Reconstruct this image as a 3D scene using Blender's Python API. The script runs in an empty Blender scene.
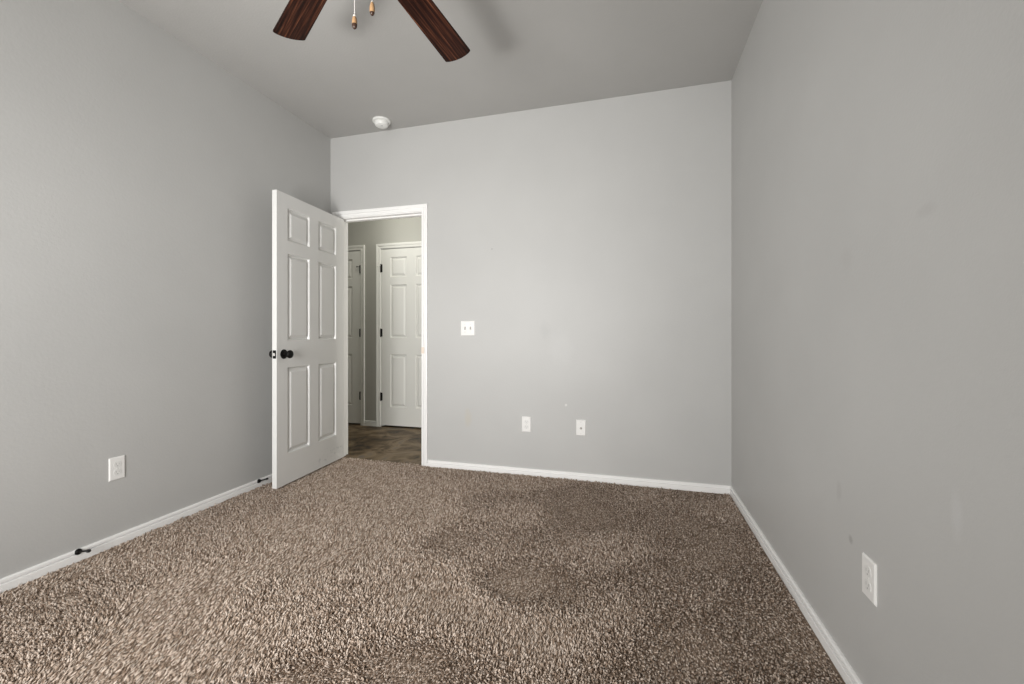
import bpy, bmesh, math, random
import numpy as np
from mathutils import Vector, Matrix

scene = bpy.context.scene
col = scene.collection
random.seed(7)

# ------------------------------------------------------------------ camera
cam_d = bpy.data.cameras.new('camera')
cam_d.sensor_width = 36.0
cam_d.lens = 427.8 / 1024.0 * 36.0
cam_d.shift_y = -7.15 / 1024.0
cam_d.clip_start = 0.02
cam = bpy.data.objects.new('camera', cam_d)
cam.location = (0, 0, 1.0494)
cam.rotation_euler = (math.pi / 2, 0, 0.2726)
col.objects.link(cam)
scene.camera = cam

# ------------------------------------------------------------------ world, lights, exposure
world = bpy.data.worlds.new('world')
scene.world = world
world.use_nodes = True
world.node_tree.nodes['Background'].inputs['Color'].default_value = (0.75, 0.87, 1.0, 1)
world.node_tree.nodes['Background'].inputs['Strength'].default_value = 0.6

scene.view_settings.view_transform = 'Standard'
scene.view_settings.look = 'None'
scene.view_settings.gamma = 1.0
scene.view_settings.use_curve_mapping = False
scene.view_settings.exposure = 0.0


def area_light(name, loc, rot, sx, sy, power, color, spread=math.pi):
    d = bpy.data.lights.new(name, 'AREA')
    d.shape = 'RECTANGLE'
    d.size = sx
    d.size_y = sy
    d.energy = power
    d.color = color
    d.spread = spread
    o = bpy.data.objects.new(name, d)
    o.location = loc
    o.rotation_euler = rot
    col.objects.link(o)
    return o


# daylight through the window in the rear wall
WX0, WX1, WZ0, WZ1 = -1.90, -0.50, 0.40, 1.75
WC = ((WX0 + WX1) / 2, -0.70, (WZ0 + WZ1) / 2)
area_light('window_sky_wide', WC, (math.pi / 2, 0, 0), 1.34, 1.28, 34, (1.0, 0.992, 0.975))
area_light('window_sky_ahead', WC, (math.pi / 2, 0, 0), 1.34, 1.28, 36, (1.0, 0.992, 0.975), math.radians(110))
# bright ground outside the window, thrown upwards
area_light('window_ground_bounce', (-1.14, -0.695, 0.64), (math.pi / 2 + 0.80, 0, 0), 0.42, 0.30, 14, (1.0, 0.985, 0.955), math.radians(95))
# hall: daylight from the rooms at its end, and its ceiling lamp
area_light('hall_daylight', (0.9, 3.8, 1.5), (math.pi / 2, 0, math.pi / 2), 0.9, 1.8, 42, (1.0, 0.985, 0.92))
area_light('hall_lamp', (-2.45, 3.75, 2.68), (0, 0, 0), 0.35, 0.35, 7.5, (1.0, 0.985, 0.88))

# ------------------------------------------------------------------ measures
XL, XR, YB, YR, ZC = -2.498, 0.639, 3.129, -0.72, 2.74
WT = 0.12
YH = 4.325                      # far wall of the hall
HX0, HX1 = -4.1, 1.0
JL, JR, JT = -2.412, -1.633, 2.040   # door opening (inner faces of the jamb)
CT = 0.014                      # casing / baseboard thickness


# ------------------------------------------------------------------ material helpers
def new_mat(name):
    m = bpy.data.materials.new(name)
    m.use_nodes = True
    nt = m.node_tree
    return m, nt, nt.nodes['Principled BSDF']


def simple(name, colr, rough=0.5, metal=0.0, spec=0.5):
    m, nt, b = new_mat(name)
    b.inputs['Base Color'].default_value = (*colr, 1)
    b.inputs['Roughness'].default_value = rough
    b.inputs['Metallic'].default_value = metal
    b.inputs['Specular IOR Level'].default_value = spec
    return m


def noise(nt, scale, detail=3.0, rough=0.5, coord='Object', dist=0.0):
    tc = nt.nodes.new('ShaderNodeTexCoord')
    n = nt.nodes.new('ShaderNodeTexNoise')
    n.inputs['Scale'].default_value = scale
    n.inputs['Detail'].default_value = detail
    n.inputs['Roughness'].default_value = rough
    n.inputs['Distortion'].default_value = dist
    nt.links.new(tc.outputs[coord], n.inputs['Vector'])
    return n


def ramp(nt, src, stops):
    r = nt.nodes.new('ShaderNodeValToRGB')
    els = r.color_ramp.elements
    while len(els) < len(stops):
        els.new(0.5)
    for e, (p, c) in zip(els, stops):
        e.position = p
        e.color = (*c, 1) if len(c) == 3 else c
    nt.links.new(src, r.inputs['Fac'])
    return r


def mix(nt, fac, a, b):
    m = nt.nodes.new('ShaderNodeMix')
    m.data_type = 'RGBA'
    for sock, v in ((0, fac), (6, a), (7, b)):
        if isinstance(v, (tuple, list)):
            m.inputs[sock].default_value = (*v, 1)
        elif isinstance(v, (int, float)):
            m.inputs[sock].default_value = v
        else:
            nt.links.new(v, m.inputs[sock])
    return m.outputs[2]


def bump(nt, b, src, strength, dist):
    bp = nt.nodes.new('ShaderNodeBump')
    bp.inputs['Strength'].default_value = strength
    bp.inputs['Distance'].default_value = dist
    nt.links.new(src, bp.inputs['Height'])
    nt.links.new(bp.outputs['Normal'], b.inputs['Normal'])


def spot(nt, p, radius, stretch=(1, 1, 1), wobble=0.4, nscale=25):
    """soft mask round one point of the surface: a stain or rub mark"""
    tc = nt.nodes.new('ShaderNodeTexCoord')
    mp = nt.nodes.new('ShaderNodeVectorMath'); mp.operation = 'SUBTRACT'
    mp.inputs[1].default_value = p
    nt.links.new(tc.outputs['Object'], mp.inputs[0])
    sc = nt.nodes.new('ShaderNodeVectorMath'); sc.operation = 'MULTIPLY'
    sc.inputs[1].default_value = stretch
    nt.links.new(mp.outputs[0], sc.inputs[0])
    ln = nt.nodes.new('ShaderNodeVectorMath'); ln.operation = 'LENGTH'
    nt.links.new(sc.outputs[0], ln.inputs[0])
    n = noise(nt, nscale, 3)
    ad = nt.nodes.new('ShaderNodeMath'); ad.operation = 'MULTIPLY_ADD'
    nt.links.new(n.outputs['Fac'], ad.inputs[0])
    ad.inputs[1].default_value = radius * wobble * 2
    nt.links.new(ln.outputs['Value'], ad.inputs[2])
    mr = nt.nodes.new('ShaderNodeMapRange')
    mr.inputs['From Min'].default_value = radius * (1 + wobble)
    mr.inputs['From Max'].default_value = radius * (0.4 + wobble)
    nt.links.new(ad.outputs[0], mr.inputs['Value'])
    return mr.outputs['Result']


def wall_paint(name, colr, spots=(), rough=0.5, bstr=0.15):
    m, nt, b = new_mat(name)
    big = noise(nt, 2.2, 4)
    c = ramp(nt, big.outputs['Fac'], [(0.3, tuple(x * 0.975 for x in colr)), (0.7, tuple(x * 1.02 for x in colr))])
    out = c.outputs['Color']
    for (p, r, st, tint, amount) in spots:
        f = spot(nt, p, r, st)
        k = nt.nodes.new('ShaderNodeMath'); k.operation = 'MULTIPLY'
        k.inputs[1].default_value = amount
        nt.links.new(f, k.inputs[0])
        out = mix(nt, k.outputs[0], out, tint)
    nt.links.new(out, b.inputs['Base Color'])
    b.inputs['Roughness'].default_value = rough
    b.inputs['Specular IOR Level'].default_value = 0.38
    fine = noise(nt, 85, 2, 0.55)
    bump(nt, b, fine.outputs['Fac'], bstr, 0.004)
    return m


WALL = (0.490, 0.487, 0.475)
M_wall_back = wall_paint('paint_back_wall', WALL, [
    ((-0.62, YB, 1.085), 0.05, (1, 1, 0.6), (0.42, 0.42, 0.41), 0.35),
    ((-0.50, YB, 0.95), 0.11, (1, 1, 0.7), (0.54, 0.54, 0.53), 0.30),
    ((-0.463, YB, 0.535), 0.012, (1, 1, 1), (0.75, 0.74, 0.72), 0.7),
    ((-1.035, YB, 1.710), 0.006, (1, 1, 1), (0.20, 0.19, 0.18), 0.8),
    ((-1.232, YB, 0.40), 0.06, (1.6, 1, 0.7), (0.50, 0.46, 0.38), 0.45)])
M_wall_left = wall_paint('paint_left_wall', WALL, [
    ((XL, 1.75, 0.98), 0.10, (1, 1, 0.6), (0.45, 0.45, 0.44), 0.25)])
M_wall_right = wall_paint('paint_right_wall', WALL, [
    ((XR, 1.523, 0.429), 0.016, (1, 1, 1), (0.30, 0.29, 0.28), 0.65),
    ((XR, 1.60, 0.55), 0.022, (1, 1, 0.5), (0.40, 0.39, 0.38), 0.4),
    ((XR, 1.085, 0.68), 0.05, (1, 2.4, 0.8), (0.56, 0.56, 0.56), 0.35),
    ((XR, 1.55, 1.28), 0.05, (1, 1.0, 1.0), (0.43, 0.42, 0.41), 0.30),
    ((XR, 1.18, 1.33), 0.03, (1, 0.7, 1.6), (0.42, 0.41, 0.40), 0.35)])
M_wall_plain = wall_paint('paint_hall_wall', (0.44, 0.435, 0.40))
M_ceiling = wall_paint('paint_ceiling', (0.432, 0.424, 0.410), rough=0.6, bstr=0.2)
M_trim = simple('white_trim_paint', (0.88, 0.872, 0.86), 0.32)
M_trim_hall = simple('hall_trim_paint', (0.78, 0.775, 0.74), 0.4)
M_plate = simple('white_plastic', (0.82, 0.81, 0.79), 0.3)
M_recept = simple('outlet_face_plastic', (0.76, 0.755, 0.735), 0.32)
M_slot = simple('outlet_slot_grey', (0.42, 0.415, 0.40), 0.6)
M_brass = simple('coax_metal', (0.35, 0.33, 0.30), 0.35, 0.9)
M_screw = simple('white_screw', (0.66, 0.65, 0.63), 0.4)
M_black = simple('oil_rubbed_black_metal', (0.005, 0.0045, 0.004), 0.42, 0.0, 0.18)
M_rubber = simple('black_rubber', (0.01, 0.01, 0.01), 0.6)
M_bolt = simple('bright_latch_metal', (0.75, 0.73, 0.70), 0.3, 0.7)
M_backing = simple('carpet_backing', (0.20, 0.150, 0.112), 0.95, spec=0.1)
M_plastic_det = simple('detector_plastic', (0.80, 0.80, 0.775), 0.35)
M_fan_metal = simple('fan_bronze_metal', (0.035, 0.022, 0.016), 0.35, 0.7)
M_cord = simple('pull_cord_white', (0.75, 0.72, 0.69), 0.4)
M_fob = simple('fob_light_wood', (0.40, 0.24, 0.12), 0.35)
M_fob_dark = simple('fob_dark_end', (0.045, 0.022, 0.014), 0.25)
M_fob_cap = simple('fob_pale_cap', (0.80, 0.77, 0.72), 0.3)


def door_paint(name, colr, scuffs=False):
    m, nt, b = new_mat(name)
    out = colr
    if scuffs:
        n = noise(nt, 26, 4, 0.6)
        g = ramp(nt, n.outputs['Fac'], [(0.56, (0, 0, 0)), (0.66, (1, 1, 1))])
        tc = nt.nodes.new('ShaderNodeTexCoord')
        sx = nt.nodes.new('ShaderNodeSeparateXYZ')
        nt.links.new(tc.outputs['Object'], sx.inputs[0])
        z = nt.nodes.new('ShaderNodeMapRange')
        z.inputs['From Min'].default_value = 0.14
        z.inputs['From Max'].default_value = 0.08
        nt.links.new(sx.outputs['Z'], z.inputs['Value'])
        z2 = nt.nodes.new('ShaderNodeMapRange')
        z2.inputs['From Min'].default_value = 0.015
        z2.inputs['From Max'].default_value = 0.05
        nt.links.new(sx.outputs['Z'], z2.inputs['Value'])
        x = nt.nodes.new('ShaderNodeMapRange')
        x.inputs['From Min'].default_value = 0.45
        x.inputs['From Max'].default_value = 0.25
        nt.links.new(sx.outputs['X'], x.inputs['Value'])
        f = g.outputs['Color']
        for s in (z, z2, x):
            k = nt.nodes.new('ShaderNodeMath'); k.operation = 'MULTIPLY'
            nt.links.new(f, k.inputs[0]); nt.links.new(s.outputs[0], k.inputs[1])
            f = k.outputs[0]
        k = nt.nodes.new('ShaderNodeMath'); k.operation = 'MULTIPLY'
        k.inputs[1].default_value = 0.55
        nt.links.new(f, k.inputs[0])
        nt.links.new(mix(nt, k.outputs[0], colr, (0.33, 0.35, 0.37)), b.inputs['Base Color'])
    else:
        b.inputs['Base Color'].default_value = (*colr, 1)
    b.inputs['Roughness'].default_value = 0.36
    return m


M_door = door_paint('door_white_paint', (0.76, 0.755, 0.735), True)
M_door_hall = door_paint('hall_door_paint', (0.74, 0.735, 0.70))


def wood_mat():
    m, nt, b = new_mat('walnut_blade_wood')
    tc = nt.nodes.new('ShaderNodeTexCoord')
    mp = nt.nodes.new('ShaderNodeMapping')
    mp.inputs['Scale'].default_value = (1.6, 62, 40)
    nt.links.new(tc.outputs['Object'], mp.inputs['Vector'])
    n = nt.nodes.new('ShaderNodeTexNoise')
    n.inputs['Scale'].default_value = 1.6
    n.inputs['Detail'].default_value = 5
    n.inputs['Roughness'].default_value = 0.6
    n.inputs['Distortion'].default_value = 0.25
    nt.links.new(mp.outputs[0], n.inputs['Vector'])
    r = ramp(nt, n.outputs['Fac'], [(0.36, (0.007, 0.0022, 0.0015)), (0.50, (0.027, 0.0080, 0.0045)),
                                    (0.60, (0.080, 0.026, 0.013)), (0.72, (0.26, 0.100, 0.048))])
    nt.links.new(r.outputs['Color'], b.inputs['Base Color'])
    b.inputs['Roughness'].default_value = 0.45
    b.inputs['Specular IOR Level'].default_value = 0.1
    return m


M_wood = wood_mat()


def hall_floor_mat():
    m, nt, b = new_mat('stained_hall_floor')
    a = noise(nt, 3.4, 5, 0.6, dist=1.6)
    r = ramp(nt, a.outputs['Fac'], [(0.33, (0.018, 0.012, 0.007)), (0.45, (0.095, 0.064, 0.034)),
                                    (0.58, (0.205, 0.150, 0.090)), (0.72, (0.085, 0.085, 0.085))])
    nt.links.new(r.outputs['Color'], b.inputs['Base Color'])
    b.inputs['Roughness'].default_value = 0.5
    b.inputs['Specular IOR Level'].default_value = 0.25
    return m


M_hallfloor = hall_floor_mat()


def carpet_mat(name, k):
    m, nt, b = new_mat(name)
    g = nt.nodes.new('ShaderNodeNewGeometry')
    stops = [(0.00, (0.190, 0.132, 0.093)), (0.22, (0.315, 0.233, 0.174)), (0.50, (0.465, 0.370, 0.297)),
             (0.78, (0.585, 0.484, 0.404)), (1.00, (0.665, 0.570, 0.492))]
    r = ramp(nt, g.outputs['Random Per Island'], [(p, tuple(v * k for v in c)) for p, c in stops])
    nt.links.new(r.outputs['Color'], b.inputs['Base Color'])
    b.inputs['Roughness'].default_value = 0.75
    b.inputs['Specular IOR Level'].default_value = 0.25
    return m


M_carpet = carpet_mat('frieze_carpet_yarn', 1.0)
M_carpet_cut = carpet_mat('carpet_yarn_cut_end', 0.38)


def glass_mat():
    m = bpy.data.materials.new('window_glass')
    m.use_nodes = True
    nt = m.node_tree
    nt.nodes.clear()
    out = nt.nodes.new('ShaderNodeOutputMaterial')
    mx = nt.nodes.new('ShaderNodeMixShader')
    fr = nt.nodes.new('ShaderNodeFresnel')
    tr = nt.nodes.new('ShaderNodeBsdfTransparent')
    gl = nt.nodes.new('ShaderNodeBsdfGlossy')
    gl.inputs['Roughness'].default_value = 0.02
    nt.links.new(fr.outputs[0], mx.inputs[0])
    nt.links.new(tr.outputs[0], mx.inputs[1])
    nt.links.new(gl.outputs[0], mx.inputs[2])
    nt.links.new(mx.outputs[0], out.inputs[0])
    return m


M_glass = glass_mat()


# ------------------------------------------------------------------ mesh helpers
def obj(name, bm, mat, parent=None, smooth=False, autosmooth=None):
    me = bpy.data.meshes.new(name)
    bmesh.ops.recalc_face_normals(bm, faces=bm.faces[:])
    bm.to_mesh(me)
    bm.free()
    me.materials.append(mat)
    if smooth or autosmooth:
        me.polygons.foreach_set('use_smooth', [True] * len(me.polygons))
        if autosmooth:
            me.set_sharp_from_angle(angle=math.radians(autosmooth))
    o = bpy.data.objects.new(name, me)
    col.objects.link(o)
    if parent:
        o.parent = parent
    return o


def tag(o, label=None, cat=None, group=None, kind=None):
    if label: o['label'] = label
    if cat: o['category'] = cat
    if group: o['group'] = group
    if kind: o['kind'] = kind
    return o


def empty(name, loc, rot=(0, 0, 0)):
    o = bpy.data.objects.new(name, None)
    o.empty_display_size = 0.1
    o.location = loc
    o.rotation_euler = rot
    col.objects.link(o)
    return o


def box(bm, x0, x1, y0, y1, z0, z1, bevel=0.0, seg=2, mat=None):
    vs = [bm.verts.new(p) for p in ((x0, y0, z0), (x1, y0, z0), (x1, y1, z0), (x0, y1, z0),
                                    (x0, y0, z1), (x1, y0, z1), (x1, y1, z1), (x0, y1, z1))]
    fs = [bm.faces.new([vs[i] for i in f]) for f in
          ((3, 2, 1, 0), (4, 5, 6, 7), (0, 1, 5, 4), (1, 2, 6, 5), (2, 3, 7, 6), (3, 0, 4, 7))]
    if bevel:
        es = {e for f in fs for e in f.edges}
        bmesh.ops.bevel(bm, geom=list(es), offset=bevel, segments=seg, affect='EDGES', profile=0.5)
    if mat is not None:
        bmesh.ops.transform(bm, matrix=mat, verts=[v for v in bm.verts if v.is_valid])


def bxo(name, dims, mat, parent=None, bevel=0.0):
    bm = bmesh.new()
    box(bm, *dims, bevel=bevel)
    return obj(name, bm, mat, parent)


def lathe(bm, prof, n=32, M=Matrix()):
    """prof: list of (r, z), spun round local Z, then placed by M"""
    rings = []
    for (r, z) in prof:
        if r < 1e-6:
            rings.append([bm.verts.new(M @ Vector((0, 0, z)))])
        else:
            rings.append([bm.verts.new(M @ Vector((r * math.cos(2 * math.pi * k / n), r * math.sin(2 * math.pi * k / n), z)))
                          for k in range(n)])
    for a, b in zip(rings, rings[1:]):
        for k in range(n):
            k2 = (k + 1) % n
            if len(a) == 1 and len(b) == 1:
                continue
            if len(a) == 1:
                bm.faces.new((a[0], b[k], b[k2]))
            elif len(b) == 1:
                bm.faces.new((a[k], a[k2], b[0]))
            else:
                bm.faces.new((a[k], a[k2], b[k2], b[k]))
    for ring, flip in ((rings[0], True), (rings[-1], False)):
        if len(ring) > 1:
            bm.faces.new(ring[::-1] if flip else ring)


def axis_matrix(loc, direction):
    d = Vector(direction).normalized()
    return Matrix.Translation(loc) @ d.to_track_quat('Z', 'Y').to_matrix().to_4x4()


def sweep(bm, path, normals, prof):
    """path points with a frame each: normals = list of (u, w) vectors already mitred; prof (a, b) closed"""
    rings = []
    for p, (u, w) in zip(path, normals):
        rings.append([bm.verts.new(Vector(p) + Vector(u) * a + Vector(w) * b) for a, b in prof])
    m = len(prof)
    for r0, r1 in zip(rings, rings[1:]):
        for k in range(m):
            k2 = (k + 1) % m
            bm.faces.new((r0[k], r0[k2], r1[k2], r1[k]))
    bm.faces.new(rings[0][::-1])
    bm.faces.new(rings[-1])


# ------------------------------------------------------------------ room shell
def wall_with_openings(name, x0, x1, y0, y1, openings, mat, z1=ZC):
    """openings: list of (xa, xb, za, zb) along x"""
    bm = bmesh.new()
    xs = sorted({x0, x1, *[o[0] for o in openings], *[o[1] for o in openings]})
    zs = sorted({-0.03, z1, *[o[2] for o in openings], *[o[3] for o in openings]})
    solid = {}
    for i in range(len(xs) - 1):
        for j in range(len(zs) - 1):
            cx, cz = (xs[i] + xs[i + 1]) / 2, (zs[j] + zs[j + 1]) / 2
            solid[i, j] = not any(o[0] < cx < o[1] and o[2] < cz < o[3] for o in openings)
    vd = {}
    def V(i, j, s):
        if (i, j, s) not in vd:
            vd[i, j, s] = bm.verts.new((xs[i], y1 if s else y0, zs[j]))
        return vd[i, j, s]
    for (i, j), s in solid.items():
        if not s:
            continue
        bm.faces.new((V(i, j, 0), V(i + 1, j, 0), V(i + 1, j + 1, 0), V(i, j + 1, 0)))
        bm.faces.new((V(i, j, 1), V(i, j + 1, 1), V(i + 1, j + 1, 1), V(i + 1, j, 1)))
        for di, dj, a, b in ((-1, 0, (i, j), (i, j + 1)), (1, 0, (i + 1, j), (i + 1, j + 1)),
                             (0, -1, (i, j), (i + 1, j)), (0, 1, (i, j + 1), (i + 1, j + 1))):
            if not solid.get((i + di, j + dj), False):
                bm.faces.new((V(*a, 0), V(*b, 0), V(*b, 1), V(*a, 1)))
    o = obj(name, bm, mat)
    return tag(o, kind='structure')


def plain(name, dims, mat):
    return tag(bxo(name, dims, mat), kind='structure')


JB = 0.02   # jamb board
w = wall_with_openings('wall_back', XL, XR, YB, YB + WT, [(JL - JB, JR + JB, -0.03, JT + JB)], M_wall_back)
tag(w, 'pale grey back wall with the open doorway', 'wall')
w = plain('wall_left', (XL - WT, XL, YR - WT, YB + WT, -0.03, ZC), M_wall_left)
tag(w, 'plain grey wall on the door side, darker towards the corner', 'wall')
w = plain('wall_right', (XR, XR + WT, YR - WT, YB + WT, -0.03, ZC), M_wall_right)
tag(w, 'long plain grey wall with one low outlet, opposite the door leaf', 'wall')
w = wall_with_openings('wall_rear', XL, XR, YR - WT, YR, [(WX0, WX1, WZ0, WZ1)], M_wall_plain)
tag(w, 'grey wall holding the window behind the viewer', 'wall')
w = plain('ceiling', (HX0 - WT, HX1 + WT, YR - WT, YH + 0.4, ZC, ZC + 0.1), M_ceiling)
tag(w, 'smooth grey painted ceiling above the whole bedroom', 'ceiling')
w = plain('floor', (XL, XR, YR, 3.142, -0.06, -0.0085), M_backing)
tag(w, 'dark backing layer beneath the brown carpet pile', 'floor')

# window in the rear wall
win = empty('window_1', ((WX0 + WX1) / 2, YR - WT / 2, WZ0))
tag(win, 'white framed single hung window in the rear wall', 'window', kind='structure')
hw, hh = (WX1 - WX0) / 2, WZ1 - WZ0
bm = bmesh.new()
for d in ((-hw, -hw + 0.045, -0.03, 0.03, 0, hh), (hw - 0.045, hw, -0.03, 0.03, 0, hh),
          (-hw + 0.045, hw - 0.045, -0.03, 0.03, 0, 0.045), (-hw + 0.045, hw - 0.045, -0.03, 0.03, hh - 0.045, hh),
          (-hw + 0.045, hw - 0.045, -0.02, 0.02, hh / 2 - 0.018, hh / 2 + 0.018)):
    box(bm, *d)
obj('window_frame', bm, M_trim, win)
bm = bmesh.new()
box(bm, -hw + 0.04, hw - 0.04, -0.003, 0.003, 0.04, hh - 0.04)
obj('pane', bm, M_glass, win)
bm = bmesh.new()
box(bm, -hw - 0.03, hw + 0.03, WT / 2 - 0.06, WT / 2 + 0.035, -0.02, 0.0, bevel=0.004)
obj('window_sill', bm, M_trim, win)

# ------------------------------------------------------------------ baseboards
BH = 0.0470
BPROF = [(0, -0.013), (0.014, -0.013), (0.014, 0.0235), (0.013, 0.0250), (0.0025, 0.0254), (0.0025, 0.0314), (0.0105, 0.0324), (0.0105, BH - 0.006),
         (0.008, BH - 0.001), (0.004, BH), (0, BH)]


def baseboard(name, p0, p1, inward, label, m0=0, m1=0, mat=None, prof=BPROF, dz=0.0):
    """straight run; m0, m1 = +1 mitre at an inside corner"""
    d = (Vector(p1) - Vector(p0)).normalized()
    n = Vector(inward)
    bm = bmesh.new()
    pr = [(a, b + dz) for a, b in prof]
    sweep(bm, [p0, p1], [(n + d * m0, (0, 0, 1)), (n - d * m1, (0, 0, 1))], pr)
    o = obj(name, bm, mat or M_trim)
    return tag(o, label, 'baseboard', kind='structure')


CW = 0.055
baseboard('baseboard_left', (XL, YR, 0), (XL, YB, 0), (1, 0, 0), 'white baseboard carrying the two black door stops', 1, 1)
baseboard('baseboard_right', (XR, YR, 0), (XR, YB, 0), (-1, 0, 0), 'white baseboard under the long right-hand wall', 1, 1)
baseboard('baseboard_back', (JR + 0.003 + CW, YB, 0), (XR, YB, 0), (0, -1, 0), 'white baseboard from the door casing to the far corner', 0, 1)
baseboard('baseboard_rear', (XL, YR, 0), (XR, YR, 0), (0, 1, 0), 'white baseboard under the rear window', 1, 1)

# ------------------------------------------------------------------ casings and jambs
CPROF = [(0, 0), (0, 0.007), (0.004, 0.0095), (0.010, 0.0100), (0.021, 0.0110), (0.022, 0.0045), (0.0265, 0.0045), (0.0285, 0.0125),
         (0.040, 0.0150), (0.049, 0.0160), (0.054, 0.0150), (CW, 0.012), (CW, 0)]


def casing(parent, xl, xr, zt, y, out, z0, mat):
    """mitred three-sided door casing; inner edge at xl, xr, zt; standing proud of y in direction out (-1 or 1)"""
    bm = bmesh.new()
    nrm = Vector((0, out, 0))
    path = [(xl, y, z0), (xl, y, zt), (xr, y, zt), (xr, y, z0)]
    fr = [((-1, 0, 0), nrm), ((-1, 0, 1), nrm), ((1, 0, 1), nrm), ((1, 0, 0), nrm)]
    sweep(bm, path, fr, CPROF)
    return obj('door_casing', bm, mat, parent)


def jamb(parent, xl, xr, zt, y0, y1, z0, ystop, mat):
    bm = bmesh.new()
    box(bm, xl - JB, xl, y0, y1, z0, zt + JB)
    box(bm, xr, xr + JB, y0, y1, z0, zt + JB)
    box(bm, xl, xr, y0, y1, zt, zt + JB)
    j = obj('door_jamb', bm, mat, parent)
    bm = bmesh.new()
    s = 0.011
    box(bm, xl, xl + s, ystop, ystop + 0.035, z0, zt)
    box(bm, xr - s, xr, ystop, ystop + 0.035, z0, zt)
    box(bm, xl + s, xr - s, ystop, ystop + 0.035, zt - s, zt)
    obj('stop_moulding', bm, mat, j)
    return j


t1 = empty('trim_1', ((JL + JR) / 2, YB, 0))
tag(t1, 'bright white casing and jamb round the open bedroom doorway', 'door frame', kind='structure')
bpy.context.view_layer.update()


def keep(o, parent):
    o.matrix_parent_inverse = Matrix.Translation(parent.location).inverted()
    return o


keep(casing(t1, JL - 0.003, JR + 0.003, JT + 0.006, YB, -1, -0.013, M_trim), t1)
keep(jamb(t1, JL, JR, JT, YB, YB + WT, -0.013, YB + 0.042, M_trim), t1)
# strike plate with the worn tan patch on the latch-side jamb
bm = bmesh.new()
box(bm, JR - 0.0025, JR + 0.0005, YB + 0.004, YB + 0.036, 0.885, 0.948, bevel=0.0008, seg=1)
st = keep(obj('strike_plate', bm, simple('strike_plate_bronze', (0.16, 0.09, 0.05), 0.35, 0.6), t1), t1)
st['label'] = 'dark bronze strike plate'
bm = bmesh.new()
box(bm, JR + 0.004, JR + 0.030, YB - 0.0132, YB - 0.0115, 0.90, 0.95, bevel=0.0005, seg=1)
wp = keep(obj('worn_patch', bm, simple('worn_bare_wood', (0.80, 0.70, 0.60), 0.6), t1), t1)
wp['label'] = 'tan patch of worn paint'

# ------------------------------------------------------------------ six panel doors
def panel_door_bm(W, H, T, xcuts, zcuts):
    """local: x 0..W from the hinge, y 0 (front) .. T (back), z 0..H; xcuts/zcuts give panel spans"""
    bm = bmesh.new()
    xs = [0, *[v for s in xcuts for v in s], W]
    zs = [0, *[v for s in zcuts for v in s], H]
    grids = []
    for side in (0, 1):
        y0 = T if side else 0
        sg = -1 if side else 1
        V = [[bm.verts.new((x, y0, z)) for z in zs] for x in xs]
        grids.append(V)
        for i in range(len(xs) - 1):
            for j in range(len(zs) - 1):
                c = [V[i][j], V[i + 1][j], V[i + 1][j + 1], V[i][j + 1]]
                if i % 2 == 1 and j % 2 == 1:
                    x0, x1, z0, z1 = xs[i], xs[i + 1], zs[j], zs[j + 1]
                    prev = c
                    for inset, dep in ((0.002, 0.0015), (0.008, 0.0140), (0.014, 0.0150), (0.034, 0.0026), (0.037, 0.0012)):
                        nx = [bm.verts.new((a, y0 + sg * dep, b)) for a, b in
                              ((x0 + inset, z0 + inset), (x1 - inset, z0 + inset), (x1 - inset, z1 - inset), (x0 + inset, z1 - inset))]
                        for k in range(4):
                            k2 = (k + 1) % 4
                            bm.faces.new((prev[k], prev[k2], nx[k2], nx[k]))
                        prev = nx
                    bm.faces.new(prev)
                else:
                    bm.faces.new(c)
    A, B = grids
    nx, nz = len(xs), len(zs)
    for i in range(nx - 1):
        for j in (0, nz - 1):
            bm.faces.new((A[i][j], A[i + 1][j], B[i + 1][j], B[i][j]))
    for j in range(nz - 1):
        for i in (0, nx - 1):
            bm.faces.new((A[i][j], A[i][j + 1], B[i][j + 1], B[i][j]))
    return bm


ZCUTS = ((0.21, 0.811), (1.0, 1.605), (1.693, 1.920))
KNOB = [(0, 0), (0.031, 0), (0.033, 0.002), (0.032, 0.006), (0.026, 0.009), (0.013, 0.011), (0.011, 0.020), (0.012, 0.029),
        (0.020, 0.035), (0.0265, 0.043), (0.0285, 0.051), (0.026, 0.058), (0.018, 0.0635), (0.008, 0.0655), (0, 0.066)]

# open bedroom door: local x runs from hinge to latch, local -y is the face the camera sees
A = Vector((-2.357, 3.120))
Bp = Vector((-2.3016, 2.3478))
e = (Bp - A)
DW, DT, DH = e.length, 0.035, 2.016
ang = math.atan2(e.y, e.x)
d1 = empty('door_1', (A.x, A.y, 0.012), (0, 0, ang))
# local +y after rotation by ang must point to the left wall (-x)
ly = Vector((-math.sin(ang), math.cos(ang)))
sgn = 1 if ly.x < 0 else -1
tag(d1, 'white six panel door with black knob, standing open into the bedroom', 'door', kind='structure')
bm = panel_door_bm(DW, DH, DT * sgn, ((0.110, 0.336), (0.440, 0.671)), ZCUTS)
if sgn < 0:
    # panels are recessed towards the leaf's inside
    bm.free()
    bm = panel_door_bm(DW, DH, DT, ((0.110, 0.336), (0.440, 0.671)), ZCUTS)
    bmesh.ops.transform(bm, matrix=Matrix.Scale(-1, 4, (0, 1, 0)), verts=bm.verts[:])
obj('door_leaf', bm, M_door, d1)
kz = 0.917 - 0.012
kx = DW - 0.064
for s in (-1, 1):
    y = 0 if s < 0 else DT
    bm = bmesh.new()
    lathe(bm, KNOB[:6] + [(0.0, 0.0115)], 32, axis_matrix((kx, y * sgn, kz), (0, s * sgn, 0)))
    r = obj('rosette', bm, M_black, d1, autosmooth=40)
    bm = bmesh.new()
    lathe(bm, [(0, 0.0115)] + KNOB[5:], 32, axis_matrix((kx, y * sgn, kz), (0, s * sgn, 0)))
    k = obj('door_knob', bm, M_black, d1, autosmooth=50)
    k['label'] = 'black round door knob'
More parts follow.
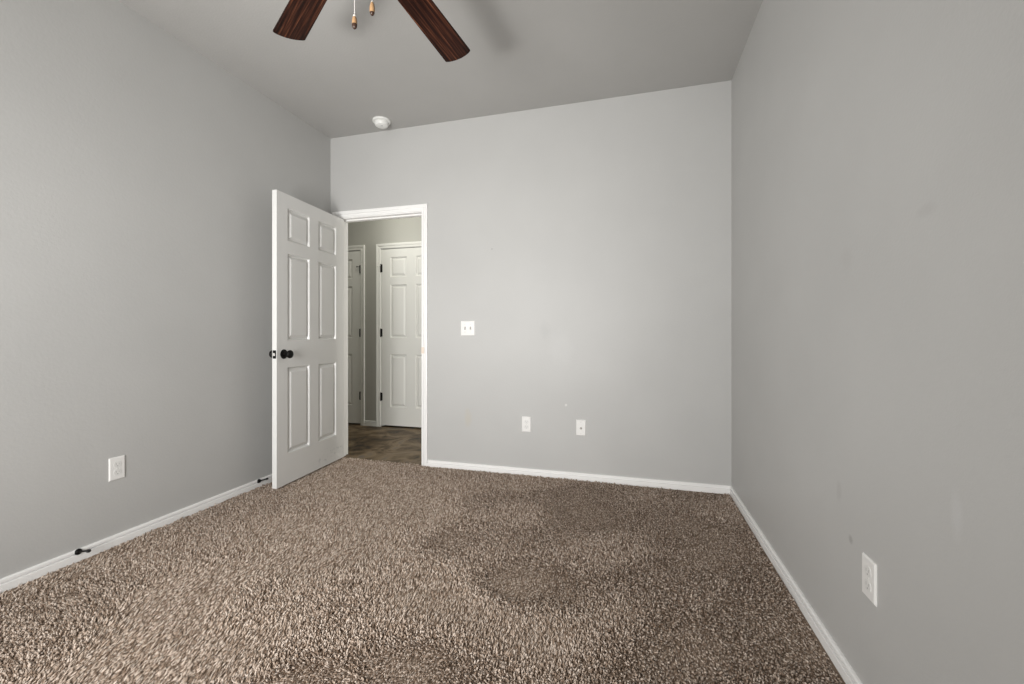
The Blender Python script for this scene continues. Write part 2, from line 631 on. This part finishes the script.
bm = bmesh.new()
box(bm, DW - 0.0005, DW + 0.0018, (DT / 2 - 0.0125) * sgn, (DT / 2 + 0.0125) * sgn, kz - 0.028, kz + 0.028, bevel=0.0006, seg=1)
lp = obj('latch_plate', bm, M_black, d1)
bm = bmesh.new()
box(bm, DW + 0.0018, DW + 0.011, (DT / 2 - 0.007) * sgn, (DT / 2 + 0.007) * sgn, kz - 0.010, kz + 0.010, bevel=0.002, seg=2)
obj('latch_bolt', bm, M_bolt, lp)


def hinge_bm(x, y, z, h=0.089, leaf=None):
    bm = bmesh.new()
    lathe(bm, [(0, -h / 2 - 0.005), (0.004, -h / 2 - 0.004), (0.0082, -h / 2), (0.0082, -h / 6), (0.0076, -h / 6 + 0.001), (0.0082, -h / 6 + 0.002),
               (0.0082, h / 6), (0.0076, h / 6 + 0.001), (0.0082, h / 6 + 0.002), (0.0082, h / 2), (0.004, h / 2 + 0.004), (0, h / 2 + 0.005)],
          16, Matrix.Translation((x, y, z)))
    if leaf:
        box(bm, *leaf, z - h / 2, z + h / 2)
    return bm


for hz in (0.30, 1.04, 1.78):
    obj('hinge', hinge_bm(-0.006, (DT + 0.004) * sgn, hz, leaf=(-0.0025, 0.0, 0.004 * sgn, (DT - 0.001) * sgn)), M_black, d1, autosmooth=40)

# ------------------------------------------------------------------ hall beyond the doorway
HF = -0.003     # hall floor level
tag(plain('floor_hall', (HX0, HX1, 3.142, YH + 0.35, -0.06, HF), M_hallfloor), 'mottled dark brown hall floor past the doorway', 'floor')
D2L, D2W = -2.768, 0.762        # right hand hall door: hinge edge at D2L
D3R, D3W = -3.042, 0.711        # left hand hall door: hinge edge at D3R
w = wall_with_openings('wall_hall_far', HX0, HX1, YH, YH + WT,
                       [(D2L - 0.004 - JB, D2L + D2W + 0.004 + JB, -0.03, 2.04 + JB), (D3R - D3W - 0.004 - JB, D3R + 0.004 + JB, -0.03, 2.04 + JB)], M_wall_plain)
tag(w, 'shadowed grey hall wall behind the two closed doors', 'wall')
tag(plain('hall_light_block', (HX0, HX1, YH + 0.35, YH + 0.4, -0.06, ZC), M_wall_plain), 'hidden panel added behind the closed hall doors to keep light out', 'wall')  # unseen panel, added so the gaps under the hall doors stay dark
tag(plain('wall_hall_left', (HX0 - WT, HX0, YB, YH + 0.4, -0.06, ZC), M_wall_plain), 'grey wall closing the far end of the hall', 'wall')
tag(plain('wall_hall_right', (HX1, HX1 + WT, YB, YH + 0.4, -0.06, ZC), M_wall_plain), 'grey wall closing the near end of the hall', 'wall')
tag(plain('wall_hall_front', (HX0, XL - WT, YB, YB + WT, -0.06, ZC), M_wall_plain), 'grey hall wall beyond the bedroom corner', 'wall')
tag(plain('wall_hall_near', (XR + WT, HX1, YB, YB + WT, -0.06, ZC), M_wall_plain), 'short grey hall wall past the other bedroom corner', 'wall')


def hall_door(name, xh, W, dirn, label, tname, tlabel, pinstop):
    """hinge edge at xh; the leaf runs in direction dirn along x; its hall face is flush with the wall"""
    x0, x1 = (xh, xh + W) if dirn > 0 else (xh - W, xh)
    t = empty(tname, ((x0 + x1) / 2, YH, 0))
    tag(t, tlabel, 'door frame', kind='structure')
    keep(casing(t, x0 - 0.004, x1 + 0.004, 2.037, YH, -1, HF, M_trim_hall), t)
    keep(jamb(t, x0 - 0.004, x1 + 0.004, 2.034, YH, YH + WT, HF, YH + 0.040, M_trim_hall), t)
    d = empty(name, (xh, YH + 0.001, 0.016))
    tag(d, label, 'door', kind='structure')
    stile, mul = (0.118, 0.112) if W > 0.73 else (0.112, 0.10)
    pw = (W - 2 * stile - mul) / 2
    bm = panel_door_bm(W, 2.012, 0.035, ((stile, stile + pw), (stile + pw + mul, W - stile)), ZCUTS)
    if dirn < 0:
        bmesh.ops.transform(bm, matrix=Matrix.Scale(-1, 4, (1, 0, 0)), verts=bm.verts[:])
    obj('door_leaf', bm, M_door_hall, d)
    for k, hz in enumerate((0.325, 1.058, 1.797)):
        h = obj('hinge', hinge_bm(0, -0.0065, hz, leaf=tuple(sorted((0.0, 0.016 * dirn))) + (-0.0015, 0.0)), M_black, d, autosmooth=40)
        h['label'] = 'black butt hinge'
        if k == 2:
            sx = dirn
            bm = bmesh.new()
            lathe(bm, [(0.0035, 0), (0.0035, 0.030), (0.007, 0.031), (0.008, 0.036), (0.006, 0.040), (0, 0.041)], 12,
                  axis_matrix((0, -0.012, hz + 0.028), (pinstop, -0.35, 0)))
            obj('pin_stop', bm, M_black if pinstop * dirn > 0 else M_trim_hall, h, autosmooth=40)
    # knob on the latch side
    kx2 = dirn * (W - 0.062)
    bm = bmesh.new()
    lathe(bm, KNOB, 24, axis_matrix((kx2, 0, 0.90), (0, -1, 0)))
    obj('door_knob', bm, M_black, d, autosmooth=45)
    return d


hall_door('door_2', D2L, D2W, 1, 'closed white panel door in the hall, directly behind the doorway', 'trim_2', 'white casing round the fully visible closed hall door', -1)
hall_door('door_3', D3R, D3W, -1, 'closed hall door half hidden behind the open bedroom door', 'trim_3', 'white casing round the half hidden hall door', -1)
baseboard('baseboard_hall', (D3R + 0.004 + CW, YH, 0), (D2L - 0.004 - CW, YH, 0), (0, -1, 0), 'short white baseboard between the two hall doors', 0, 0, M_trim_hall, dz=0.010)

# ------------------------------------------------------------------ outlets and plates
def plate_root(name, loc, facing, label, cat, group=None):
    """local: plate in x (right) - z plane, standing out along local -y; facing = world direction of local -y"""
    ang = math.atan2(facing[1], facing[0]) + math.pi / 2
    r = empty(name, loc, (0, 0, ang))
    return tag(r, label, cat, group)


def plate_bm(wd, ht, t=0.0055):
    bm = bmesh.new()
    pts = []
    lay = [(0, 0), (0, 0.0018), (0.004, t)]
    rings = []
    for inset, dep in lay:
        rings.append([bm.verts.new((sx * (wd / 2 - inset), -dep, sz * (ht / 2 - inset))) for sx, sz in ((-1, -1), (1, -1), (1, 1), (-1, 1))])
    for a, b in zip(rings, rings[1:]):
        for k in range(4):
            bm.faces.new((a[k], a[(k + 1) % 4], b[(k + 1) % 4], b[k]))
    bm.faces.new(rings[0][::-1])
    bm.faces.new(rings[-1])
    return bm


def extrude_outline(bm, pts, y0, y1):
    a = [bm.verts.new((x, y0, z)) for x, z in pts]
    b = [bm.verts.new((x, y1, z)) for x, z in pts]
    n = len(pts)
    for k in range(n):
        bm.faces.new((a[k], a[(k + 1) % n], b[(k + 1) % n], b[k]))
    bm.faces.new(a[::-1])
    bm.faces.new(b)


def screw(parent, x, z, y):
    bm = bmesh.new()
    lathe(bm, [(0.0033, 0), (0.0033, 0.0008), (0.0022, 0.0014), (0, 0.0015)], 14, axis_matrix((x, y, z), (0, -1, 0)))
    return obj('screw', bm, M_screw, parent, autosmooth=40)


def duplex_outlet(loc, facing, label):
    r = plate_root('power_outlet', loc, facing, label, 'outlet')
    T = 0.0055
    pl = obj('cover_plate', plate_bm(0.070, 0.1145), M_plate, r)
    for s in (-1, 1):
        zc = s * 0.0195
        pts = []
        for k in range(28):
            a = 2 * math.pi * k / 28
            pts.append((0.0172 * math.cos(a), zc + max(-0.0142, min(0.0142, 0.0172 * math.sin(a)))))
        bm = bmesh.new()
        extrude_outline(bm, pts, -T + 0.001, -T - 0.0012)
        f = obj('receptacle', bm, M_recept, r)
        bm = bmesh.new()
        yy = -T - 0.0012
        box(bm, -0.0075, -0.0053, yy - 0.0002, yy + 0.001, zc - 0.001, zc + 0.0078)
        box(bm, 0.0053, 0.0075, yy - 0.0002, yy + 0.001, zc - 0.001, zc + 0.0068)
        lathe(bm, [(0.0026, -0.001), (0.0026, 0.0002)], 12, axis_matrix((0, yy, zc - 0.0075), (0, -1, 0)))
        obj('slot', bm, M_slot, f)
    screw(r, 0, 0, -T)
    return r


duplex_outlet((XL, 1.5395, 0.378), (1, 0, 0), 'white outlet low on the door-side wall above the baseboard')
duplex_outlet((-0.7615, YB, 0.377), (0, -1, 0), 'white two-socket outlet on back wall, beside the coax plate')
duplex_outlet((XR, 1.414, 0.371), (-1, 0, 0), 'white outlet on the long wall nearest the viewer, seen at an angle')

r = plate_root('coax_plate', (-0.354, YB, 0.3745), (0, -1, 0), 'white plate with one dark centre jack on back wall', 'wall plate')
obj('cover_plate', plate_bm(0.070, 0.1145), M_plate, r)
bm = bmesh.new()
lathe(bm, [(0.0085, 0), (0.0085, 0.003), (0.0055, 0.003), (0.0055, 0.011), (0.003, 0.011), (0.003, 0.006), (0, 0.006)], 6, axis_matrix((0, -0.0055, -0.003), (0, -1, 0)))
j = obj('coax_jack', bm, M_brass, r)
j['label'] = 'dark metal coax jack'
for s in (-1, 1):
    screw(r, 0, s * 0.042, -0.0055)

r = plate_root('light_switch', (-1.2325, YB, 1.101), (0, -1, 0), 'white double light switch plate beside the doorway', 'light switch')
obj('cover_plate', plate_bm(0.1165, 0.1145), M_plate, r)
for s in (-1, 1):
    bm = bmesh.new()
    x = s * 0.023
    box(bm, x - 0.0052, x + 0.0052, -0.0062, -0.005, -0.012, 0.012)
    sl = obj('switch_slot', bm, simple('switch_slot_grey', (0.33, 0.32, 0.30), 0.5), r)
    bm = bmesh.new()
    box(bm, -0.0042, 0.0042, -0.016, 0, -0.0045, 0.0045, bevel=0.0012)
    bmesh.ops.transform(bm, matrix=Matrix.Translation((x, -0.0055, -0.001)) @ Matrix.Rotation(math.radians(-28 if s < 0 else 24), 4, 'X'), verts=bm.verts[:])
    obj('toggle', bm, M_plate, sl)
    for q in (-1, 1):
        screw(r, x, q * 0.030, -0.0055)

# ------------------------------------------------------------------ door stops
def door_stop(y, z, tip, label):
    r = empty('door_stop', (XL + 0.0095, y, z))
    tag(r, label, 'door stop', 'door stops on the baseboard')
    d = Vector(tip) - Vector((XL + 0.0095, y, z))
    L = d.length
    bm = bmesh.new()
    lathe(bm, [(0.0140, -0.001), (0.0140, 0.004), (0.0115, 0.008), (0.007, 0.011), (0, 0.0115)], 20, axis_matrix((0, 0, 0), (1, 0, 0)))
    obj('base_flange', bm, M_black, r, autosmooth=40)
    bm = bmesh.new()
    lathe(bm, [(0.0042, 0.006), (0.0042, L - 0.014)], 14, axis_matrix((0, 0, 0), d))
    obj('rod', bm, M_black, r, autosmooth=40)
    bm = bmesh.new()
    lathe(bm, [(0.0058, L - 0.016), (0.0072, L - 0.014), (0.0072, L - 0.003), (0.005, L), (0, L)], 16, axis_matrix((0, 0, 0), d))
    obj('rubber_tip', bm, M_rubber, r, autosmooth=40)


door_stop(1.378, 0.037, (XL + 0.088, 1.378, 0.052), 'black door stop on the baseboard, alone and far from the door')
door_stop(2.383, 0.036, (XL + 0.088, 2.383, 0.060), 'black door stop on the baseboard, just behind the open door edge')

# ------------------------------------------------------------------ smoke detector
r = empty('smoke_detector', (-1.901, 2.976, ZC))
tag(r, 'round white smoke detector on the ceiling near the back wall', 'smoke detector')
bm = bmesh.new()
lathe(bm, [(0.070, 0), (0.070, 0.008), (0.067, 0.012), (0.056, 0.014), (0, 0.0145)], 40, axis_matrix((0, 0, 0), (0, 0, -1)))
obj('base_plate', bm, M_plastic_det, r, autosmooth=35)
bm = bmesh.new()
lathe(bm, [(0.050, 0.0135), (0.052, 0.018), (0.054, 0.020), (0.053, 0.032), (0.047, 0.041), (0.034, 0.046), (0.022, 0.0475), (0, 0.048)], 40, axis_matrix((0, 0, 0), (0, 0, -1)))
bd = obj('sensor_housing', bm, M_plastic_det, r, autosmooth=35)
bm = bmesh.new()
lathe(bm, [(0.009, 0.047), (0.009, 0.0495), (0.007, 0.0505), (0, 0.0505)], 20, axis_matrix((0.012, -0.016, 0), (0, 0, -1)))
obj('test_button', bm, simple('button_grey', (0.60, 0.61, 0.60), 0.4), bd, autosmooth=35)

# ------------------------------------------------------------------ ceiling fan
FC = Vector((-0.844, 1.1606, 2.352))
fan = empty('ceiling_fan', (FC.x, FC.y, ZC))
tag(fan, 'ceiling fan with dark walnut blades and two pull chains', 'ceiling fan')
zb = FC.z - ZC
bm = bmesh.new()
lathe(bm, [(0.065, 0), (0.065, 0.012), (0.058, 0.035), (0.035, 0.055), (0.016, 0.060), (0, 0.060)], 32, axis_matrix((0, 0, 0), (0, 0, -1)))
obj('canopy', bm, M_fan_metal, fan, autosmooth=35)
bm = bmesh.new()
lathe(bm, [(0.011, 0.055), (0.011, 0.20)], 16, axis_matrix((0, 0, 0), (0, 0, -1)))
obj('downrod', bm, M_fan_metal, fan, autosmooth=35)
bm = bmesh.new()
lathe(bm, [(0.02, 0.185), (0.045, 0.20), (0.095, 0.225), (0.115, 0.255), (0.115, 0.315), (0.100, 0.350), (0.090, 0.365), (0, 0.366)], 40, axis_matrix((0, 0, 0), (0, 0, -1)))
obj('motor_housing', bm, M_fan_metal, fan, autosmooth=35)
bm = bmesh.new()
lathe(bm, [(0.078, 0.360), (0.078, 0.385), (0.072, 0.400), (0.072, 0.440), (0.060, 0.462), (0.025, 0.472), (0, 0.473)], 32, axis_matrix((0, 0, 0), (0, 0, -1)))
obj('switch_housing', bm, M_fan_metal, fan, autosmooth=35)


def blade_bm(R, wt, wr, ra=0.17, th=0.006):
    bm = bmesh.new()
    slope = (wt - wr) / 0.4
    def wd(r): return wt + slope * (r - R)
    bulge = 0.015
    cr = 0.005
    out = []
    out += [(ra, -wd(ra) / 2 + 0.012), (ra + 0.012, -wd(ra + 0.012) / 2)]
    # straight side, rounded tip corner, curved end
    w2 = wt / 2
    n = 14
    tip = []
    for k in range(n + 1):
        t = -1 + 2 * k / n
        y = t * (w2 - cr * 0.35)
        x = R + bulge * (1 - t * t) - 0.0
        tip.append((x, y))
    out += [(R - cr, -wd(R - cr) / 2), (R - cr * 0.3, -w2 + cr * 0.1)]
    out += tip
    out += [(R - cr * 0.3, w2 - cr * 0.1), (R - cr, wd(R - cr) / 2)]
    out += [(ra + 0.012, wd(ra + 0.012) / 2), (ra, wd(ra) / 2 - 0.012)]
    a = [bm.verts.new((x, y, -th / 2)) for x, y in out]
    b = [bm.verts.new((x, y, th / 2)) for x, y in out]
    m = len(out)
    for k in range(m):
        bm.faces.new((a[k], a[(k + 1) % m], b[(k + 1) % m], b[k]))
    bot = bm.faces.new(a[::-1])
    top = bm.faces.new(b)
    bmesh.ops.bevel(bm, geom=list(bot.edges) + list(top.edges), offset=0.0015, segments=1, affect='EDGES')
    return bm


def iron_bm():
    bm = bmesh.new()
    pts = [(0.085, -0.018), (0.12, -0.012), (0.16, -0.020), (0.20, -0.036), (0.245, -0.034), (0.265, -0.012), (0.275, 0.0),
           (0.265, 0.012), (0.245, 0.034), (0.20, 0.036), (0.16, 0.020), (0.12, 0.012), (0.085, 0.018)]
    extr = [(x, z) for x, z in pts]
    a = [bm.verts.new((x, y, 0.0035)) for x, y in extr]
    b = [bm.verts.new((x, y, 0.0085)) for x, y in extr]
    m = len(a)
    for k in range(m):
        bm.faces.new((a[k], a[(k + 1) % m], b[(k + 1) % m], b[k]))
    bm.faces.new(a[::-1]); bm.faces.new(b)
    return bm


proto = obj('blade', blade_bm(0.701, 0.1300, 0.110), M_wood, fan)
iron = obj('blade_bracket', iron_bm(), M_fan_metal, proto)
for k, a in enumerate([84.83, 147.86, 222.5, 296.0, 10.5]):
    if k == 0:
        b = proto
    else:
        b = proto.copy(); col.objects.link(b); b.parent = fan
        c = iron.copy(); col.objects.link(c); c.parent = b
    b.matrix_local = Matrix.Translation((0, 0, zb)) @ Matrix.Rotation(math.radians(a), 4, 'Z') @ Matrix.Rotation(-0.175, 4, 'X')


def pull_chain(dx, dy, ztip, style):
    """cord hanging from the switch housing with a wooden fob at its end"""
    x, y = dx, dy
    zt = ztip - ZC
    zs = -0.455
    bm = bmesh.new()
    lathe(bm, [(0.0011, 0), (0.0011, zs - (zt + 0.046))], 8, Matrix.Translation((x, y, zt + 0.046)))
    ch = obj('pull_chain', bm, M_cord, fan)
    M = Matrix.Translation((x, y, zt))
    bm = bmesh.new()
    lathe(bm, [(0, 0), (0.0035, 0.0008), (0.0068, 0.005), (0.0082, 0.012), (0.0083, 0.0155)] if style == 0 else
          [(0, 0), (0.0035, 0.0008), (0.0066, 0.005), (0.0076, 0.010)], 20, M)
    obj('fob_end', bm, M_fob_dark, ch, autosmooth=50)
    bm = bmesh.new()
    lathe(bm, [(0.0083, 0.0155), (0.0080, 0.026), (0.0066, 0.036), (0.0050, 0.0395)] if style == 0 else
          [(0.0076, 0.010), (0.0084, 0.018), (0.0082, 0.027), (0.0062, 0.037), (0.0040, 0.0425)], 20, M)
    obj('fob', bm, M_fob, ch, autosmooth=50)
    bm = bmesh.new()
    lathe(bm, [(0.0052, 0.0395), (0.0046, 0.044), (0.0022, 0.048), (0, 0.0485)] if style == 0 else [(0.0042, 0.0425), (0.0032, 0.046), (0, 0.048)], 16, M)
    obj('fob_cap', bm, M_fob_cap, ch, autosmooth=50)


pull_chain(-0.0255, 0.044, 2.046, 0)
pull_chain(0.0305, 0.0585, 2.089, 1)

# ------------------------------------------------------------------ carpet pile
def smooth_field(x, y, seed, waves, kmin, kmax):
    rg = np.random.default_rng(seed)
    f = np.zeros_like(x)
    for _ in range(waves):
        k = rg.uniform(kmin, kmax)
        a = rg.uniform(0, 2 * np.pi)
        p = rg.uniform(0, 2 * np.pi)
        f += np.sin((x * np.cos(a) + y * np.sin(a)) * k + p) / math.sqrt(waves)
    return f


def carpet():
    rg = np.random.default_rng(3)
    xs, ys = [], []
    for (y0, y1, sp) in ((YR + 0.02, 0.7, 0.0105), (0.7, 3.132, 0.0064)):
        gx = np.arange(XL + 0.018, XR - 0.018, sp)
        gy = np.arange(y0, y1, sp)
        X, Y = np.meshgrid(gx, gy)
        X = X + rg.uniform(-0.45, 0.45, X.shape) * sp
        Y = Y + rg.uniform(-0.45, 0.45, Y.shape) * sp
        xs.append(X.ravel()); ys.append(Y.ravel())
    x = np.concatenate(xs); y = np.concatenate(ys)
    indoor = (x > JL + 0.006) & (x < JR - 0.006)
    ok = (x > XL + 0.025) & (x < XR - 0.025) & ((y < YB - 0.025) | indoor) & (y < 3.138)
    x, y = x[ok], y[ok]
    n = len(x)
    # how the pile lies: walked-on and brushed patches lean one way or the other
    f = smooth_field(x, y, 5, 14, 4.0, 15.0)
    lean = np.clip(LEAN(x, y) + 0.50 * np.tanh(f * 1.3), -1.5, 1.5)
    az = rg.uniform(0, 2 * np.pi, n)
    L = rg.uniform(0.017, 0.026, n)
    tilt = np.radians(rg.uniform(10, 46, n))
    dx = np.sin(tilt) * np.cos(az)
    dy = np.sin(tilt) * np.sin(az) + lean * 1.1
    dz = np.cos(tilt)
    nr = np.sqrt(dx * dx + dy * dy + dz * dz)
    d = np.stack([dx, dy, dz], 1) / nr[:, None]
    d[:, 2] = np.maximum(d[:, 2], 0.22)
    bend = rg.uniform(-0.45, 0.45, (n, 2))
    base = np.stack([x, y, np.full(n, -0.0135)], 1)
    ts = np.array([0.0, 0.40, 0.80, 1.0])
    rad = np.array([0.0023, 0.0027, 0.0026, 0.0021])
    rs = rg.uniform(0.8, 1.2, n)
    side = np.cross(d, np.array([0, 0, 1.0]))
    side /= np.linalg.norm(side, axis=1)[:, None] + 1e-9
    up2 = np.cross(side, d)
    S = 4
    verts = np.zeros((n, 4, S, 3), np.float32)
    for i, t in enumerate(ts):
        c = base + d * (L * t)[:, None]
        c[:, 0] += bend[:, 0] * 0.010 * t * t
        c[:, 1] += bend[:, 1] * 0.010 * t * t
        c[:, 2] -= 0.0035 * t * t
        for k in range(S):
            a = 2 * np.pi * k / S
            verts[:, i, k] = c + (side * math.cos(a) + up2 * math.sin(a)) * (rad[i] * rs)[:, None]
    verts = verts.reshape(-1, 3)
    m = 4 * S
    faces = []
    for i in range(3):
        for k in range(S):
            faces.append((i * S + k, i * S + (k + 1) % S, (i + 1) * S + (k + 1) % S, (i + 1) * S + k))
    faces.append(tuple(3 * S + k for k in range(S)))
    F = np.array(faces, np.int32)
    idx = (F[None] + (np.arange(n, dtype=np.int32) * m)[:, None, None]).reshape(-1)
    me = bpy.data.meshes.new('carpet')
    nf = n * len(faces)
    me.vertices.add(len(verts))
    me.vertices.foreach_set('co', verts.ravel())
    me.loops.add(len(idx))
    me.loops.foreach_set('vertex_index', idx)
    me.polygons.add(nf)
    me.polygons.foreach_set('loop_start', np.arange(0, nf * 4, 4, dtype=np.int32))
    me.polygons.foreach_set('loop_total', np.full(nf, 4, np.int32))
    me.polygons.foreach_set('use_smooth', np.ones(nf, bool))
    me.update()
    me.validate()
    me.materials.append(M_carpet)
    me.materials.append(M_carpet_cut)
    mi = np.zeros((n, len(faces)), np.int32)
    mi[:, -1] = 1                      # cut ends of the yarn soak up light and look darker than its flanks
    me.polygons.foreach_set('material_index', mi.ravel())
    o = bpy.data.objects.new('carpet', me)
    col.objects.link(o)
    return tag(o, 'brown and beige speckled shaggy carpet covering the bedroom floor', 'carpet', kind='stuff')


PATCHES = [
    (-1.28, 1.08, 0.4, 0.12),
    (-1.72, 1.91, 0.35, 0.14),
    (-1.48, 2.41, 0.5, 0.2),
    (-1.50, 1.01, 0.6, 0.14),
    (-1.65, 1.30, 0.5, 0.16),
    (-1.71, 1.35, 0.5, 0.18), (-1.35, 1.69, 0.5, 0.28), (-0.81, 1.53, 0.45, 0.18), (-0.56, 1.54, 0.7, 0.14),
    (-0.29, 1.40, 0.7, 0.16), (-1.90, 2.58, 0.35, 0.25), (-0.04, 1.68, 0.5, 0.15), (-1.61, 1.03, 0.3, 0.15),
    (-1.26, 2.16, 0.5, 0.22), (-0.90, 2.02, -0.6, 0.16), (-0.46, 1.77, -0.8, 0.16), (-0.22, 1.70, -0.6, 0.1),
    (-0.19, 2.69, -0.6, 0.25), (0.34, 2.37, -0.5, 0.25), (0.46, 1.76, -0.6, 0.2), (0.19, 1.53, -0.4, 0.15),
    (-1.54, 1.43, -0.7, 0.1), (-1.00, 1.11, -0.6, 0.12), (-2.18, 1.15, -0.4, 0.2), (-2.33, 2.17, -0.5, 0.25),
    (-0.69, 1.24, -0.5, 0.12), (-1.07, 1.34, -0.4, 0.1), (-0.81, 2.60, -0.3, 0.2)]


def LEAN(x, y):
    """which way the pile has been pushed: > 0 away from the window, < 0 towards it"""
    f = 0.05 - 0.55 * np.tanh((x + 0.85) * 1.8)
    for px, py, a, r in PATCHES:
        f = f + 2.0 * a * np.exp(-((x - px) ** 2 + (y - py) ** 2) / (2 * r * r * 0.6))
    return f


carpet()
